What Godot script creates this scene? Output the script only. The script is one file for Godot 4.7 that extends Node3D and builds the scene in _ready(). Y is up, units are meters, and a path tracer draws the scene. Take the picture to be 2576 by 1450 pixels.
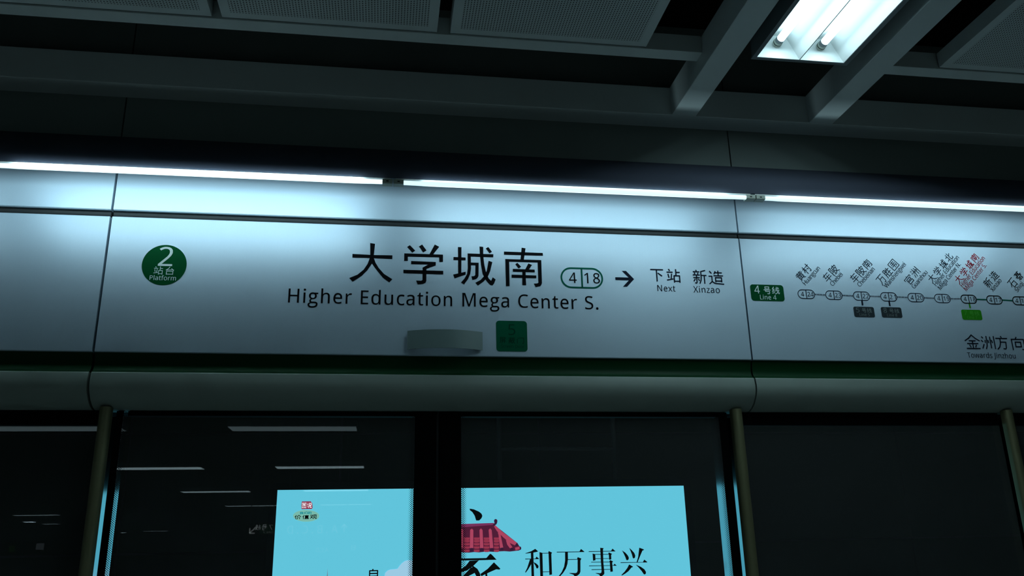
extends Node3D
# Underground platform: the lit header above the screen doors, the dark ceiling over it and the backlit poster across the track.
# Metres, y up. The header faces stand in the plane z = 0, the platform lies at z > 0, the track at z < 0.

const FOCAL := 2097.0
const EYE := Vector3(0.0, 1.58, 2.77)
var lens: Basis
var mats := {}
var names := {}
var sans: SystemFont
var serif: SystemFont

# ------------------------------------------------------------------ helpers: pixels to places
func ray(px: float, py: float) -> Vector3:
	return lens * Vector3((px - 1288.0) / FOCAL, -(py - 725.0) / FOCAL, -1.0)

func on_z(px: float, py: float, z: float) -> Vector3:
	var d := ray(px, py)
	return EYE + d * ((z - EYE.z) / d.z)

func on_y(px: float, py: float, y: float) -> Vector3:
	var d := ray(px, py)
	return EYE + d * ((y - EYE.y) / d.y)

# ------------------------------------------------------------------ helpers: naming
func numbered(called: String) -> String:
	if not names.has(called):
		names[called] = 0
		return called
	names[called] += 1
	return "%s_%03d" % [called, names[called]]

func thing(called: String, label: String, category: String, group := "", at := Vector3.ZERO) -> Node3D:
	var o := Node3D.new()
	o.name = numbered(called)
	add_child(o)
	o.position = at
	o.set_meta("label", label)
	o.set_meta("category", category)
	if group != "":
		o.set_meta("group", group)
	return o

func put(called: String, st: SurfaceTool, m: Material, parent: Node3D, label := "") -> MeshInstance3D:
	var o := MeshInstance3D.new()
	o.name = called if parent != self else numbered(called)
	o.mesh = st.commit()
	o.material_override = null
	o.mesh.surface_set_material(0, m)
	parent.add_child(o, true)
	if label != "":
		o.set_meta("label", label)
	return o

func structure(called: String, st: SurfaceTool, m: Material, label: String, category: String) -> MeshInstance3D:
	var o := put(called, st, m, self, label)
	o.set_meta("kind", "structure")
	o.set_meta("category", category)
	return o

# ------------------------------------------------------------------ helpers: shapes
func start() -> SurfaceTool:
	var st := SurfaceTool.new()
	st.begin(Mesh.PRIMITIVE_TRIANGLES)
	return st

func tri(st: SurfaceTool, a: Vector3, b: Vector3, c: Vector3, na: Vector3, nb: Vector3, nc: Vector3) -> void:
	if (b - a).cross(c - a).dot(na + nb + nc) > 0.0:
		var t := b
		b = c
		c = t
		t = nb
		nb = nc
		nc = t
	for v in [[a, na], [b, nb], [c, nc]]:
		st.set_normal(v[1])
		st.set_uv(Vector2(v[0].x, v[0].z if absf(v[1].y) > 0.7 else v[0].y))
		st.add_vertex(v[0])

func quad(st: SurfaceTool, a: Vector3, b: Vector3, c: Vector3, d: Vector3, n: Vector3) -> void:
	tri(st, a, b, c, n, n, n)
	tri(st, a, c, d, n, n, n)

# a closed outline (local x, y) drawn out along local z; edges that turn less than `smooth` degrees are rounded in shading
func extrude(st: SurfaceTool, outline: PackedVector2Array, place: Transform3D, length: float, smooth := 35.0, caps := true) -> void:
	var n := outline.size()
	var area := 0.0
	for i in n:
		area += outline[i].cross(outline[(i + 1) % n])
	var side := 1.0 if area > 0.0 else -1.0
	var face := []
	for i in n:
		var e := (outline[(i + 1) % n] - outline[i]).normalized()
		face.append(Vector2(e.y, -e.x) * side)
	for i in n:
		var j := (i + 1) % n
		var before: Vector2 = face[(i + n - 1) % n]
		var own: Vector2 = face[i]
		var after: Vector2 = face[j]
		var n0 := (before + own).normalized() if absf(before.angle_to(own)) < deg_to_rad(smooth) else own
		var n1 := (after + own).normalized() if absf(after.angle_to(own)) < deg_to_rad(smooth) else own
		var a := place * Vector3(outline[i].x, outline[i].y, 0)
		var b := place * Vector3(outline[j].x, outline[j].y, 0)
		var c := place * Vector3(outline[j].x, outline[j].y, length)
		var d := place * Vector3(outline[i].x, outline[i].y, length)
		var m0 := (place.basis * Vector3(n0.x, n0.y, 0)).normalized()
		var m1 := (place.basis * Vector3(n1.x, n1.y, 0)).normalized()
		tri(st, a, b, c, m0, m1, m1)
		tri(st, a, c, d, m0, m1, m0)
	if caps:
		var ids := Geometry2D.triangulate_polygon(outline)
		for end in [0.0, length]:
			var nn := (place.basis * Vector3(0, 0, -1.0 if end == 0.0 else 1.0)).normalized()
			for k in range(0, ids.size(), 3):
				var p := []
				for q in 3:
					p.append(place * Vector3(outline[ids[k + q]].x, outline[ids[k + q]].y, end))
				tri(st, p[0], p[1], p[2], nn, nn, nn)

# outline given as (z, y), drawn out along x
func along_x(x: float) -> Transform3D:
	return Transform3D(Basis(Vector3(0, 0, 1), Vector3(0, 1, 0), Vector3(1, 0, 0)), Vector3(x, 0, 0))

# outline given as (x, y), drawn out along z
func along_z(z: float) -> Transform3D:
	return Transform3D(Basis(), Vector3(0, 0, z))

# outline given as (x, z), drawn out along y
func along_y(y: float) -> Transform3D:
	return Transform3D(Basis(Vector3(1, 0, 0), Vector3(0, 0, 1), Vector3(0, 1, 0)), Vector3(0, y, 0))

func bevelled(u0: float, v0: float, u1: float, v1: float, c: float) -> PackedVector2Array:
	return PackedVector2Array([Vector2(u0 + c, v0), Vector2(u1 - c, v0), Vector2(u1, v0 + c), Vector2(u1, v1 - c), Vector2(u1 - c, v1), Vector2(u0 + c, v1), Vector2(u0, v1 - c), Vector2(u0, v0 + c)])

func box(st: SurfaceTool, lo: Vector3, hi: Vector3, c := 0.0) -> void:
	var size := hi - lo
	if c <= 0.0:
		var o := PackedVector2Array([Vector2(lo.x, lo.y), Vector2(hi.x, lo.y), Vector2(hi.x, hi.y), Vector2(lo.x, hi.y)])
		extrude(st, o, along_z(lo.z), size.z)
	elif size.x >= size.y and size.x >= size.z:
		extrude(st, bevelled(lo.z, lo.y, hi.z, hi.y, c), along_x(lo.x), size.x, 10.0)
	elif size.y >= size.z:
		extrude(st, bevelled(lo.x, lo.z, hi.x, hi.z, c), along_y(lo.y), size.y, 10.0)
	else:
		extrude(st, bevelled(lo.x, lo.y, hi.x, hi.y, c), along_z(lo.z), size.z, 10.0)

func round_outline(center: Vector2, r: float, n: int) -> PackedVector2Array:
	var o := PackedVector2Array()
	for i in n:
		o.append(center + Vector2.from_angle(TAU * i / n) * r)
	return o

func rounded_rect(center: Vector2, size: Vector2, r: float, n := 6) -> PackedVector2Array:
	var o := PackedVector2Array()
	for k in 4:
		var c := center + Vector2((size.x * 0.5 - r) * (1 if k == 0 or k == 3 else -1), (size.y * 0.5 - r) * (1 if k < 2 else -1))
		for i in n + 1:
			o.append(c + Vector2.from_angle(PI * 0.5 * (k + float(i) / n)) * r)
	return o

# ------------------------------------------------------------------ helpers: flat print on a plane that faces +z
func flat(st: SurfaceTool, outline: PackedVector2Array, z: float) -> void:
	var ids := Geometry2D.triangulate_polygon(outline)
	var n := Vector3(0, 0, 1)
	for k in range(0, ids.size(), 3):
		var p := []
		for q in 3:
			p.append(Vector3(outline[ids[k + q]].x, outline[ids[k + q]].y, z))
		tri(st, p[0], p[1], p[2], n, n, n)

# outlines measured on the photograph ("x,y x,y ..." split by "|", in units of 1/scale pixel from a corner), laid on the plane they are printed on
func traced(st: SurfaceTool, text: String, corner: Vector2, scale: float, plane: float, z: float) -> void:
	for part in text.split("|"):
		var o := PackedVector2Array()
		for pair in part.strip_edges().split(" "):
			var xy := pair.split(",")
			var p := on_z(corner.x + float(xy[0]) / scale, corner.y + float(xy[1]) / scale, plane)
			o.append(Vector2(p.x, p.y))
		flat(st, o, z)

func flat_line(st: SurfaceTool, a: Vector2, b: Vector2, w: float, z: float, cap := 0.0) -> void:
	var d := (b - a).normalized()
	var s := Vector2(-d.y, d.x) * w * 0.5
	a -= d * cap
	b += d * cap
	flat(st, PackedVector2Array([a + s, b + s, b - s, a - s]), z)

const STROKES := {
	"大": "6,36 94,36|50,4 50,36 44,58 30,78 6,95|50,36 56,58 70,78 94,95",
	"学": "16,8 30,24|46,4 56,22|84,6 70,26|8,44 8,30 92,30 92,44|28,48 74,48 50,62 50,90 44,95 32,93|6,70 94,70",
	"城": "4,34 36,34|20,8 20,80|2,84 36,74|46,24 98,24|46,24 46,62 42,80 34,94|46,48 68,48 67,72 63,76 55,74|70,4 72,40 78,66 88,88 95,92 98,76|82,6 92,18|92,40 86,62 74,80 56,94",
	"南": "6,18 94,18|50,3 50,32|12,96 12,32 88,32 88,88 84,94 72,92|34,40 42,52|66,40 58,52|26,54 74,54|22,70 78,70|50,54 50,94",
	"站": "18,4 26,18|3,26 46,26|12,38 18,66|38,36 32,72|2,82 48,72|68,4 68,50|68,26 96,26|54,96 54,50 92,50 92,96|54,88 92,88",
	"台": "48,4 36,24 14,42 86,38|64,22 88,50|20,94 20,56 80,56 80,94|20,90 80,90",
	"下": "4,12 96,12|48,12 48,97|56,36 86,58",
	"新": "26,3 30,14|4,16 50,16|14,22 18,34|40,22 36,34|2,38 52,38|4,56 50,56|28,38 28,88 24,94 16,92|18,64 6,82|38,64 48,78|90,6 60,14 60,55 57,75 48,95|60,40 98,40|82,40 82,97",
	"造": "8,8 22,24|2,42 22,42 22,76 4,92|22,76 40,88 98,92|48,8 38,28|44,18 92,18|66,4 66,38|34,38 98,38|46,78 46,50 86,50 86,78|46,72 86,72",
	"号": "26,8 74,8 74,32 26,32 26,8|6,46 94,46|34,46 28,64 80,64 78,86 72,94 52,92",
	"线": "28,4 10,32 32,32 8,62 38,56|4,86 40,76|44,32 92,22|42,54 96,44|62,4 66,40 76,74 90,92 96,78|76,6 86,16|88,58 70,80 44,96",
	"黄": "10,16 90,16|34,4 34,30|66,4 66,30|4,31 96,31|22,42 78,42 78,76 22,76 22,42|50,31 50,76|22,59 78,59|36,80 12,96|64,80 88,96",
	"村": "4,28 46,28|26,4 26,97|25,32 4,68|28,42 44,60|50,28 98,28|82,4 82,86 76,94 64,90|58,44 68,64",
	"车": "12,16 90,16|40,3 22,46 88,46|54,30 54,98|4,68 96,68",
	"陂": "10,97 10,8 34,8 24,36 34,50 32,62 18,62|94,34 94,20 46,20 46,56 40,80 32,96|68,4 68,42|46,42 88,42 78,66 62,84 42,97|52,54 66,76 96,96",
	"万": "4,12 96,12|42,12 40,40 30,70 8,94|40,42 84,42 80,84 74,92 58,90",
	"胜": "4,96 12,60 12,8 36,8 36,88 26,92|12,34 36,34|12,60 36,60|54,10 44,44|48,28 96,28|70,4 70,92|48,58 94,58|42,92 98,92",
	"围": "10,6 90,6 90,96 10,96 10,6|26,24 74,24|24,42 76,42|22,60 74,60 72,74 64,76|50,14 50,88",
	"官": "50,2 50,14|8,34 8,16 92,16 92,34|26,97 26,34 76,34 76,54 26,54|26,66 82,66 82,92 26,92",
	"洲": "8,8 18,20|2,34 14,46|4,94 18,62|40,6 40,50 36,76 28,96|64,8 64,92|90,4 90,97|30,32 28,54|48,32 52,54|72,32 77,54",
	"北": "36,6 36,97|6,34 36,34|4,82 36,70|60,4 60,82 66,92 92,92 95,74|92,24 60,46",
	"石": "6,12 94,12|42,12 32,42 6,70|30,94 30,46 82,46 82,94|30,88 82,88",
	"碁": "12,12 88,12|32,3 32,46|68,3 68,46|32,24 68,24|32,34 68,34|4,46 96,46|36,48 12,60|64,48 90,60|18,66 84,66|46,66 38,78 20,90|36,98 36,80 76,80 76,98|36,95 76,95",
	"金": "50,3 30,24 4,42|50,3 70,24 96,42|28,42 72,42|14,60 86,60|50,42 50,92|28,68 36,86|72,68 64,86|6,93 94,93",
	"方": "46,3 52,16|4,20 96,20|40,20 36,56 26,80 8,96|38,46 80,46 76,86 70,94 54,92",
	"向": "46,2 36,20|10,97 10,20 90,20 90,88 84,95 72,93|32,40 68,40 68,74 32,74 32,40",
	"屏": "12,8 88,8 88,28 12,28|12,8 12,60 4,96|38,34 46,46|74,34 66,46|26,50 94,50|22,68 98,68|44,50 42,76 30,97|74,50 74,97",
	"蔽": "4,14 96,14|32,4 32,24|68,4 68,24|8,97 8,48 48,48 48,94|28,30 28,90|14,30 20,42|42,30 36,42|20,58 16,76|36,58 40,76|64,28 54,52|60,40 98,40|86,40 78,70 54,96|62,50 74,76 98,96",
	"门": "16,6 26,20|10,26 10,97|36,10 90,10 90,88 84,94 72,92",
	"图": "10,6 90,6 90,96 10,96 10,6|42,16 24,40|36,26 70,26 54,44 24,62|36,36 56,50 78,60|44,62 58,70|36,78 64,86",
	"说": "10,8 22,20|2,36 20,36 20,84 32,74|50,4 58,18|88,4 78,20|46,24 92,24 92,50 46,50 46,24|58,50 54,76 38,96|76,50 76,84 80,92 94,92 96,76",
	"我": "38,6 8,18|4,36 96,36|26,12 26,86 20,94 10,92|4,68 44,56|56,4 60,40 70,74 86,94 95,80|74,10 86,22|86,50 68,74 46,92",
	"们": "26,4 4,46|16,30 16,97|42,8 50,20|38,24 38,97|58,12 92,12 92,88 86,94 74,92",
	"的": "26,4 18,20|8,20 42,20 42,88 8,88 8,20|8,52 42,52|64,4 50,40|58,22 94,22 90,82 84,92 70,90|60,46 72,62",
	"价": "28,4 4,48|18,30 18,97|62,4 34,44|62,4 96,42|50,44 48,72 34,97|76,44 76,97",
	"值": "26,4 4,46|16,30 16,97|34,16 96,16|64,4 64,28|44,86 44,28 86,28 86,86|44,42 86,42|44,56 86,56|44,70 86,70|30,88 98,88",
	"观": "4,16 40,16 30,52 4,90|8,36 40,86|54,62 54,8 92,8 92,62|73,20 70,60 46,96|78,64 78,86 84,94 96,92 98,78",
	"自": "46,2 38,18|16,18 84,18 84,97 16,97 16,18|16,44 84,44|16,70 84,70",
}

func strokes_of(c: String) -> Array:
	var all := []
	for s in STROKES[c].split("|"):
		var line := []
		for pair in s.strip_edges().split(" "):
			var xy: PackedStringArray = pair.split(",")
			line.append(Vector2(float(xy[0]), float(xy[1])))
		all.append(line)
	return all

# one character in strokes: box centre, half axes of its box (right and up), line width
func character(st: SurfaceTool, c: String, center: Vector2, right: Vector2, up: Vector2, w: float, z: float, fit := true) -> void:
	var all := strokes_of(c)
	var lo := Vector2(0, 0)
	var hi := Vector2(100, 100)
	if fit:
		lo = Vector2(1000, 1000)
		hi = Vector2(-1000, -1000)
		for line in all:
			for p in line:
				lo = lo.min(p)
				hi = hi.max(p)
	for line in all:
		for i in range(1, line.size()):
			var q := []
			for p in [line[i - 1], line[i]]:
				var u: float = 2.0 * (p.x - lo.x) / (hi.x - lo.x) - 1.0
				var v: float = 1.0 - 2.0 * (p.y - lo.y) / (hi.y - lo.y)
				q.append(center + right * u + up * v)
			flat_line(st, q[0], q[1], w, z, w * 0.28 if line.size() > 2 else 0.0)

# a character that fills a box measured in pixels on a plane
func character_px(st: SurfaceTool, c: String, x0: float, y0: float, x1: float, y1: float, w_px: float, plane: float, z: float, corner := Vector2.ZERO, scale := 1.0) -> void:
	x0 = corner.x + x0 / scale
	x1 = corner.x + x1 / scale
	y0 = corner.y + y0 / scale
	y1 = corner.y + y1 / scale
	var mx := (x0 + x1) * 0.5
	var my := (y0 + y1) * 0.5
	var m := on_z(mx, my, plane)
	var r := on_z(x1, my, plane).x - on_z(x0, my, plane).x
	var u := on_z(mx, y0, plane).y - on_z(mx, y1, plane).y
	var w := r / (x1 - x0) * w_px
	character(st, c, Vector2(m.x, m.y), Vector2((r - w) * 0.5, 0), Vector2(0, (u - w) * 0.5), w, z)

# latin lettering set between two baseline points with a given capital height (metres)
func latin(st: SurfaceTool, text: String, a: Vector2, b: Vector2, cap: float, z: float, turn_over := false, bold := 0) -> void:
	var face := FontVariation.new()
	face.base_font = serif if bold == 2 else sans
	var mesh := TextMesh.new()
	mesh.font = face
	mesh.font_size = 64
	mesh.pixel_size = 0.01
	mesh.depth = 0.0
	mesh.curve_step = 1.0
	mesh.horizontal_alignment = HORIZONTAL_ALIGNMENT_LEFT
	mesh.vertical_alignment = VERTICAL_ALIGNMENT_BOTTOM
	mesh.text = text
	var want := a.distance_to(b) / cap * 0.457
	if text.length() > 1:
		face.spacing_glyph = roundi((want - mesh.get_aabb().size.x) / (text.length() - 1) / 0.01)
		mesh = mesh.duplicate()
		mesh.font = face
	var got := mesh.get_mesh_arrays()
	var v: PackedVector3Array = got[Mesh.ARRAY_VERTEX]
	var ids: PackedInt32Array = got[Mesh.ARRAY_INDEX]
	var lo := 1e9
	var hi := -1e9
	for p in v:
		lo = minf(lo, p.x)
		hi = maxf(hi, p.x)
	var along := (b - a).normalized()
	var up := Vector2(-along.y, along.x) * (-1.0 if turn_over else 1.0)
	var sx := a.distance_to(b) / (hi - lo)
	var sy := cap / 0.457
	var n := Vector3(0, 0, 1)
	for k in range(0, ids.size(), 3):
		var p := []
		for q in 3:
			var s := v[ids[k + q]]
			var f := a + along * ((s.x - lo) * sx) + up * ((s.y - 0.16) * sy)
			p.append(Vector3(f.x, f.y, z))
		tri(st, p[0], p[1], p[2], n, n, n)

func latin_px(st: SurfaceTool, text: String, ax: float, ay: float, bx: float, by: float, cap_px: float, plane: float, z: float) -> void:
	var a := on_z(ax, ay, plane)
	var b := on_z(bx, by, plane)
	var mx := (ax + bx) * 0.5
	var my := (ay + by) * 0.5
	var d := Vector2(bx - ax, by - ay).normalized()
	var t := on_z(mx + d.y * cap_px, my - d.x * cap_px, plane)
	var m := on_z(mx, my, plane)
	latin(st, text, Vector2(a.x, a.y), Vector2(b.x, b.y), Vector2(t.x - m.x, t.y - m.y).length(), z)

# a pill outline as a ring
func ring(st: SurfaceTool, center: Vector2, size: Vector2, w: float, z: float) -> void:
	var outer := rounded_rect(center, size, size.y * 0.5 - 0.00001, 10)
	var inner := rounded_rect(center, size - Vector2(w, w) * 2.0, size.y * 0.5 - w - 0.00001, 10)
	for i in outer.size():
		var j := (i + 1) % outer.size()
		if outer[i].distance_to(outer[j]) < 1e-6:
			continue
		flat(st, PackedVector2Array([outer[i], outer[j], inner[j], inner[i]]), z)

# ------------------------------------------------------------------ materials
func paint(key: String, c: Color, rough := 0.6, metal := 0.0, spec := 0.5) -> StandardMaterial3D:
	var m := StandardMaterial3D.new()
	m.resource_name = key
	m.albedo_color = c
	m.roughness = rough
	m.metallic = metal
	m.metallic_specular = spec
	mats[key] = m
	return m

func glow(key: String, c: Color, power: float) -> StandardMaterial3D:
	var m := paint(key, c, 0.6)
	m.emission_enabled = true
	m.emission = c
	m.emission_energy_multiplier = power
	return m

func grain(size: int, freq: float, low: Color, high: Color, seed_: int) -> NoiseTexture2D:
	var noise := FastNoiseLite.new()
	noise.seed = seed_
	noise.frequency = freq
	noise.fractal_octaves = 3
	var t := NoiseTexture2D.new()
	t.width = size
	t.height = size
	t.seamless = true
	t.noise = noise
	t.normalize = true
	var g := Gradient.new()
	g.set_color(0, low)
	g.set_color(1, high)
	t.color_ramp = g
	return t

func perforation() -> ImageTexture:
	var im := Image.create(64, 64, false, Image.FORMAT_RGB8)
	for y in 64:
		for x in 64:
			var d := Vector2(x - 31.5, y - 31.5).length()
			var k := clampf((d - 14.0) / 3.0, 0.0, 1.0)
			var v := lerpf(0.06, 1.0, k)
			im.set_pixel(x, y, Color(v, v, v))
	im.generate_mipmaps()
	return ImageTexture.create_from_image(im)

func make_materials() -> void:
	var face := paint("silver_panel_paint", Color(0.69, 0.765, 0.82), 0.5, 0.2, 0.5)
	face.albedo_texture = grain(512, 0.09, Color(0.93, 0.94, 0.95), Color(1, 1, 1), 3)
	face.uv1_triplanar = true
	face.uv1_scale = Vector3(9, 9, 9)
	paint("rubber", Color(0.15, 0.165, 0.17), 0.6, 0.0, 0.3)
	paint("green_channel", Color(0.0, 0.20, 0.09), 0.5, 0.0, 0.25)
	paint("rail_grey", Color(0.54, 0.59, 0.56), 0.45)
	paint("backing_black", Color(0.02, 0.02, 0.02), 0.9)
	paint("hood_grey", Color(0.27, 0.29, 0.34), 0.7, 0.0, 0.2)
	paint("fascia_grey", Color(0.46, 0.50, 0.49), 0.7, 0.0, 0.2)
	paint("ceiling_metal", Color(0.72, 0.76, 0.76), 0.55)
	var holes := paint("perforated_metal", Color(0.70, 0.74, 0.74), 0.6)
	holes.albedo_texture = perforation()
	holes.uv1_scale = Vector3(1.0 / 0.0092, 1.0 / 0.0092, 1)
	paint("plenum_black", Color(0.03, 0.03, 0.03), 0.95)
	paint("lettering_black", Color(0.03, 0.04, 0.06), 0.55, 0.0, 0.15)
	paint("lettering_slate", Color(0.08, 0.11, 0.17), 0.55, 0.0, 0.15)
	paint("lettering_grey", Color(0.16, 0.21, 0.26), 0.55, 0.0, 0.15)
	paint("lettering_red", Color(0.55, 0.08, 0.16), 0.55, 0.0, 0.15)
	paint("lettering_white", Color(0.80, 0.86, 0.86), 0.55, 0.0, 0.15)
	paint("lettering_faint", Color(0.42, 0.46, 0.46), 0.55, 0.0, 0.15)
	paint("badge_green", Color(0.0, 0.28, 0.14), 0.5, 0.0, 0.15)
	paint("pill_green", Color(0.0, 0.34, 0.27), 0.5, 0.0, 0.15)
	paint("sticker_green", Color(0.0, 0.35, 0.24), 0.6, 0.0, 0.15)
	paint("sticker_dark", Color(0.0, 0.25, 0.17), 0.6, 0.0, 0.15)
	paint("tag_slate", Color(0.17, 0.20, 0.22), 0.5, 0.0, 0.15)
	paint("tag_lime", Color(0.17, 0.52, 0.10), 0.5, 0.0, 0.15)
	paint("lime_lettering", Color(0.28, 0.62, 0.22), 0.5, 0.0, 0.15)
	paint("cover_plastic", Color(0.44, 0.52, 0.52), 0.4)
	paint("lamp_white", Color(0.86, 0.88, 0.88), 0.45)
	paint("lamp_edge", Color(0.42, 0.46, 0.48), 0.5)
	paint("socket_plastic", Color(0.66, 0.70, 0.66), 0.5)
	paint("socket_slot", Color(0.10, 0.12, 0.12), 0.6)
	paint("frame_black", Color(0.025, 0.027, 0.03), 0.8, 0.0, 0.15)
	paint("steel_post", Color(0.48, 0.48, 0.36), 0.45, 0.5)
	paint("steel_polished", Color(0.62, 0.66, 0.68), 0.1, 1.0)
	paint("frit_black", Color(0.012, 0.014, 0.02), 0.7)
	paint("concrete_dark", Color(0.14, 0.15, 0.12), 0.9)
	paint("cladding_dark", Color(0.085, 0.10, 0.055), 0.8, 0.0, 0.2)
	paint("pipe_grey", Color(0.30, 0.33, 0.34), 0.5, 0.3)
	var stone := paint("granite", Color(0.80, 0.81, 0.79), 0.4)
	stone.albedo_texture = grain(512, 0.2, Color(0.75, 0.75, 0.75), Color(1, 1, 1), 8)
	stone.uv1_triplanar = true
	stone.uv1_scale = Vector3(1.5, 1.5, 1.5)
	paint("hall_wall", Color(0.20, 0.21, 0.21), 0.7)
	var glass := paint("door_glass", Color(0.9, 0.96, 0.96, 0.05), 0.0)
	glass.transparency = BaseMaterial3D.TRANSPARENCY_ALPHA

# ------------------------------------------------------------------ lights
func area(parent: Node3D, at: Vector3, size: Vector2, facing: Vector3, up: Vector3, c: Color, power: float) -> void:
	var l := AreaLight3D.new()
	l.name = "lamp_light"
	l.area_normalize_energy = false
	l.area_size = size
	l.light_color = c
	l.light_energy = power
	l.area_range = 60.0
	l.area_attenuation = 2.0
	l.shadow_enabled = true
	parent.add_child(l, true)
	l.transform = Transform3D(Basis.looking_at(facing, up), at)

const TUBE_TINT := Color(0.83, 0.965, 1.0)
# bare tube lights in the cove: left end, right end, brightness of each lamp (they have aged differently)
const COVE := [[-2.52, -1.305, 1.0], [-1.238, -0.025, 1.36], [0.045, 1.252, 0.86], [1.322, 2.53, 0.84], [2.60, 3.81, 0.9]]
const COVE_GLOW := 1.35
const COVE_LIGHT := 13.0
const CEILING_GLOW := 5.0
const CEILING_LIGHT := 9.5
const HALL_GLOW := 0.9
const POSTER_GLOW := 1.1

func _ready() -> void:
	# camera
	var yaw := deg_to_rad(-8.926)
	var pitch := deg_to_rad(17.634)
	var roll := deg_to_rad(-1.288)
	lens = Basis(Vector3.UP, yaw) * Basis(Vector3.RIGHT, pitch) * Basis(Vector3.BACK, roll)
	var cam := Camera3D.new()
	cam.name = "camera"
	add_child(cam)
	cam.transform = Transform3D(lens, EYE)
	cam.fov = rad_to_deg(2.0 * atan(725.0 / FOCAL))
	cam.near = 0.05
	cam.far = 200.0
	cam.current = true
	# surroundings: under ground, no sky
	var env := Environment.new()
	env.background_mode = Environment.BG_COLOR
	env.background_color = Color.BLACK
	env.tonemap_mode = Environment.TONE_MAPPER_LINEAR
	env.tonemap_exposure = 1.0
	env.sdfgi_enabled = true
	env.ssao_enabled = true
	env.ssil_enabled = true
	var we := WorldEnvironment.new()
	we.name = "surroundings"
	we.environment = env
	add_child(we)

	sans = SystemFont.new()
	sans.font_names = PackedStringArray(["Droid Sans"])
	serif = SystemFont.new()
	serif.font_names = PackedStringArray(["Droid Serif"])
	make_materials()
	build_shell()
	build_ceiling()
	build_header()
	build_cove()
	build_ceiling_light()
	build_doors()
	build_poster()
	build_hall()

# ------------------------------------------------------------------ shell
const XL := -16.0
const XR := 16.0
const ZB := 50.0
const SEAM_L := -0.9255
const SEAM_R := 1.3030

func build_shell() -> void:
	var st := start()
	box(st, Vector3(XL, -0.2, -0.25), Vector3(XR, 0.0, ZB))
	structure("floor", st, mats.granite, "grey granite platform floor", "floor")
	st = start()
	box(st, Vector3(XL, 3.9, -0.13), Vector3(XR, 4.1, ZB))
	structure("ceiling", st, mats.plenum_black, "black painted slab above the open ceiling", "ceiling")
	st = start()
	box(st, Vector3(XL - 0.2, -1.5, -3.9), Vector3(XL, 4.1, ZB))
	structure("wall_left", st, mats.hall_wall, "far end wall of the platform hall", "wall")
	st = start()
	box(st, Vector3(XR, -1.5, -3.9), Vector3(XR + 0.2, 4.1, ZB))
	structure("wall_right", st, mats.hall_wall, "other end wall of the platform hall", "wall")
	st = start()
	box(st, Vector3(XL, 0.0, ZB), Vector3(XR, 4.1, ZB + 0.2))
	structure("wall_back", st, mats.hall_wall, "distant wall behind the platform hall", "wall")
	# dark wall over the doors that carries header and fascia
	st = start()
	box(st, Vector3(XL, 2.16, -0.13), Vector3(XR, 3.9, -0.034))
	var wall := structure("wall_front", st, mats.backing_black, "dark wall above the platform screen doors, clad in grey panels", "wall")
	var edges := [XL, SEAM_L - 4.456, SEAM_L - 2.228, SEAM_L, SEAM_R, SEAM_R + 2.228, SEAM_R + 4.456, XR]
	for i in edges.size() - 1:
		var p := start()
		extrude(p, bevelled(-0.03, 2.94, 0.004, 3.6, 0.002), along_x(edges[i] + 0.0025), edges[i + 1] - edges[i] - 0.005, 10.0)
		put("panel", p, mats.fascia_grey, wall)
	# tunnel
	st = start()
	box(st, Vector3(XL, -1.5, -3.9), Vector3(XR, -1.3, -0.25))
	structure("floor_track", st, mats.concrete_dark, "dark track bed below the platform", "floor")
	st = start()
	box(st, Vector3(XL, 3.3, -3.9), Vector3(XR, 3.5, -0.13))
	structure("ceiling_tunnel", st, mats.concrete_dark, "dark tunnel ceiling over the track", "ceiling")
	st = start()
	box(st, Vector3(XL, -1.3, -3.9), Vector3(XR, 3.3, -3.66))
	var far := structure("wall_tunnel", st, mats.backing_black, "dark tunnel wall across the track, clad in olive panels", "wall")
	var x := -6.31
	while x < 7.0:
		for row in [[0.0, 1.62], [1.635, 2.45], [2.465, 3.3]]:
			var p := start()
			extrude(p, bevelled(x + 0.008, row[0], x + 1.492, row[1], 0.004), along_z(-3.66), 0.03, 10.0)
			put("panel", p, mats.cladding_dark, far)
		x += 1.5

# ------------------------------------------------------------------ ceiling over the platform edge
func perforated_panel(x0: float, x1: float, z0: float, z1: float, label: String) -> void:
	var t := thing("ceiling_panel", label, "ceiling panel", "perforated ceiling panels over the platform edge", Vector3(0, 0, 0))
	var st := start()
	var y := 3.198
	# upturned tray: plain rim round the field, four sides
	var m := 0.030
	for r in [[x0, z0, x1, z0 + m], [x0, z1 - m, x1, z1], [x0, z0 + m, x0 + m, z1 - m], [x1 - m, z0 + m, x1, z1 - m]]:
		quad(st, Vector3(r[0], y, r[1]), Vector3(r[2], y, r[1]), Vector3(r[2], y, r[3]), Vector3(r[0], y, r[3]), Vector3.DOWN)
	box(st, Vector3(x0, y, z0), Vector3(x0 + 0.002, y + 0.055, z1))
	box(st, Vector3(x1 - 0.002, y, z0), Vector3(x1, y + 0.055, z1))
	box(st, Vector3(x0, y, z0), Vector3(x1, y + 0.055, z0 + 0.002))
	box(st, Vector3(x0, y, z1 - 0.002), Vector3(x1, y + 0.055, z1))
	put("rim", st, mats.ceiling_metal, t)
	st = start()
	box(st, Vector3(x0 + m, y, z0 + m), Vector3(x1 - m, y + 0.003, z1 - m))
	put("perforated_field", st, mats.perforated_metal, t, "field of small round holes")

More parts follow.
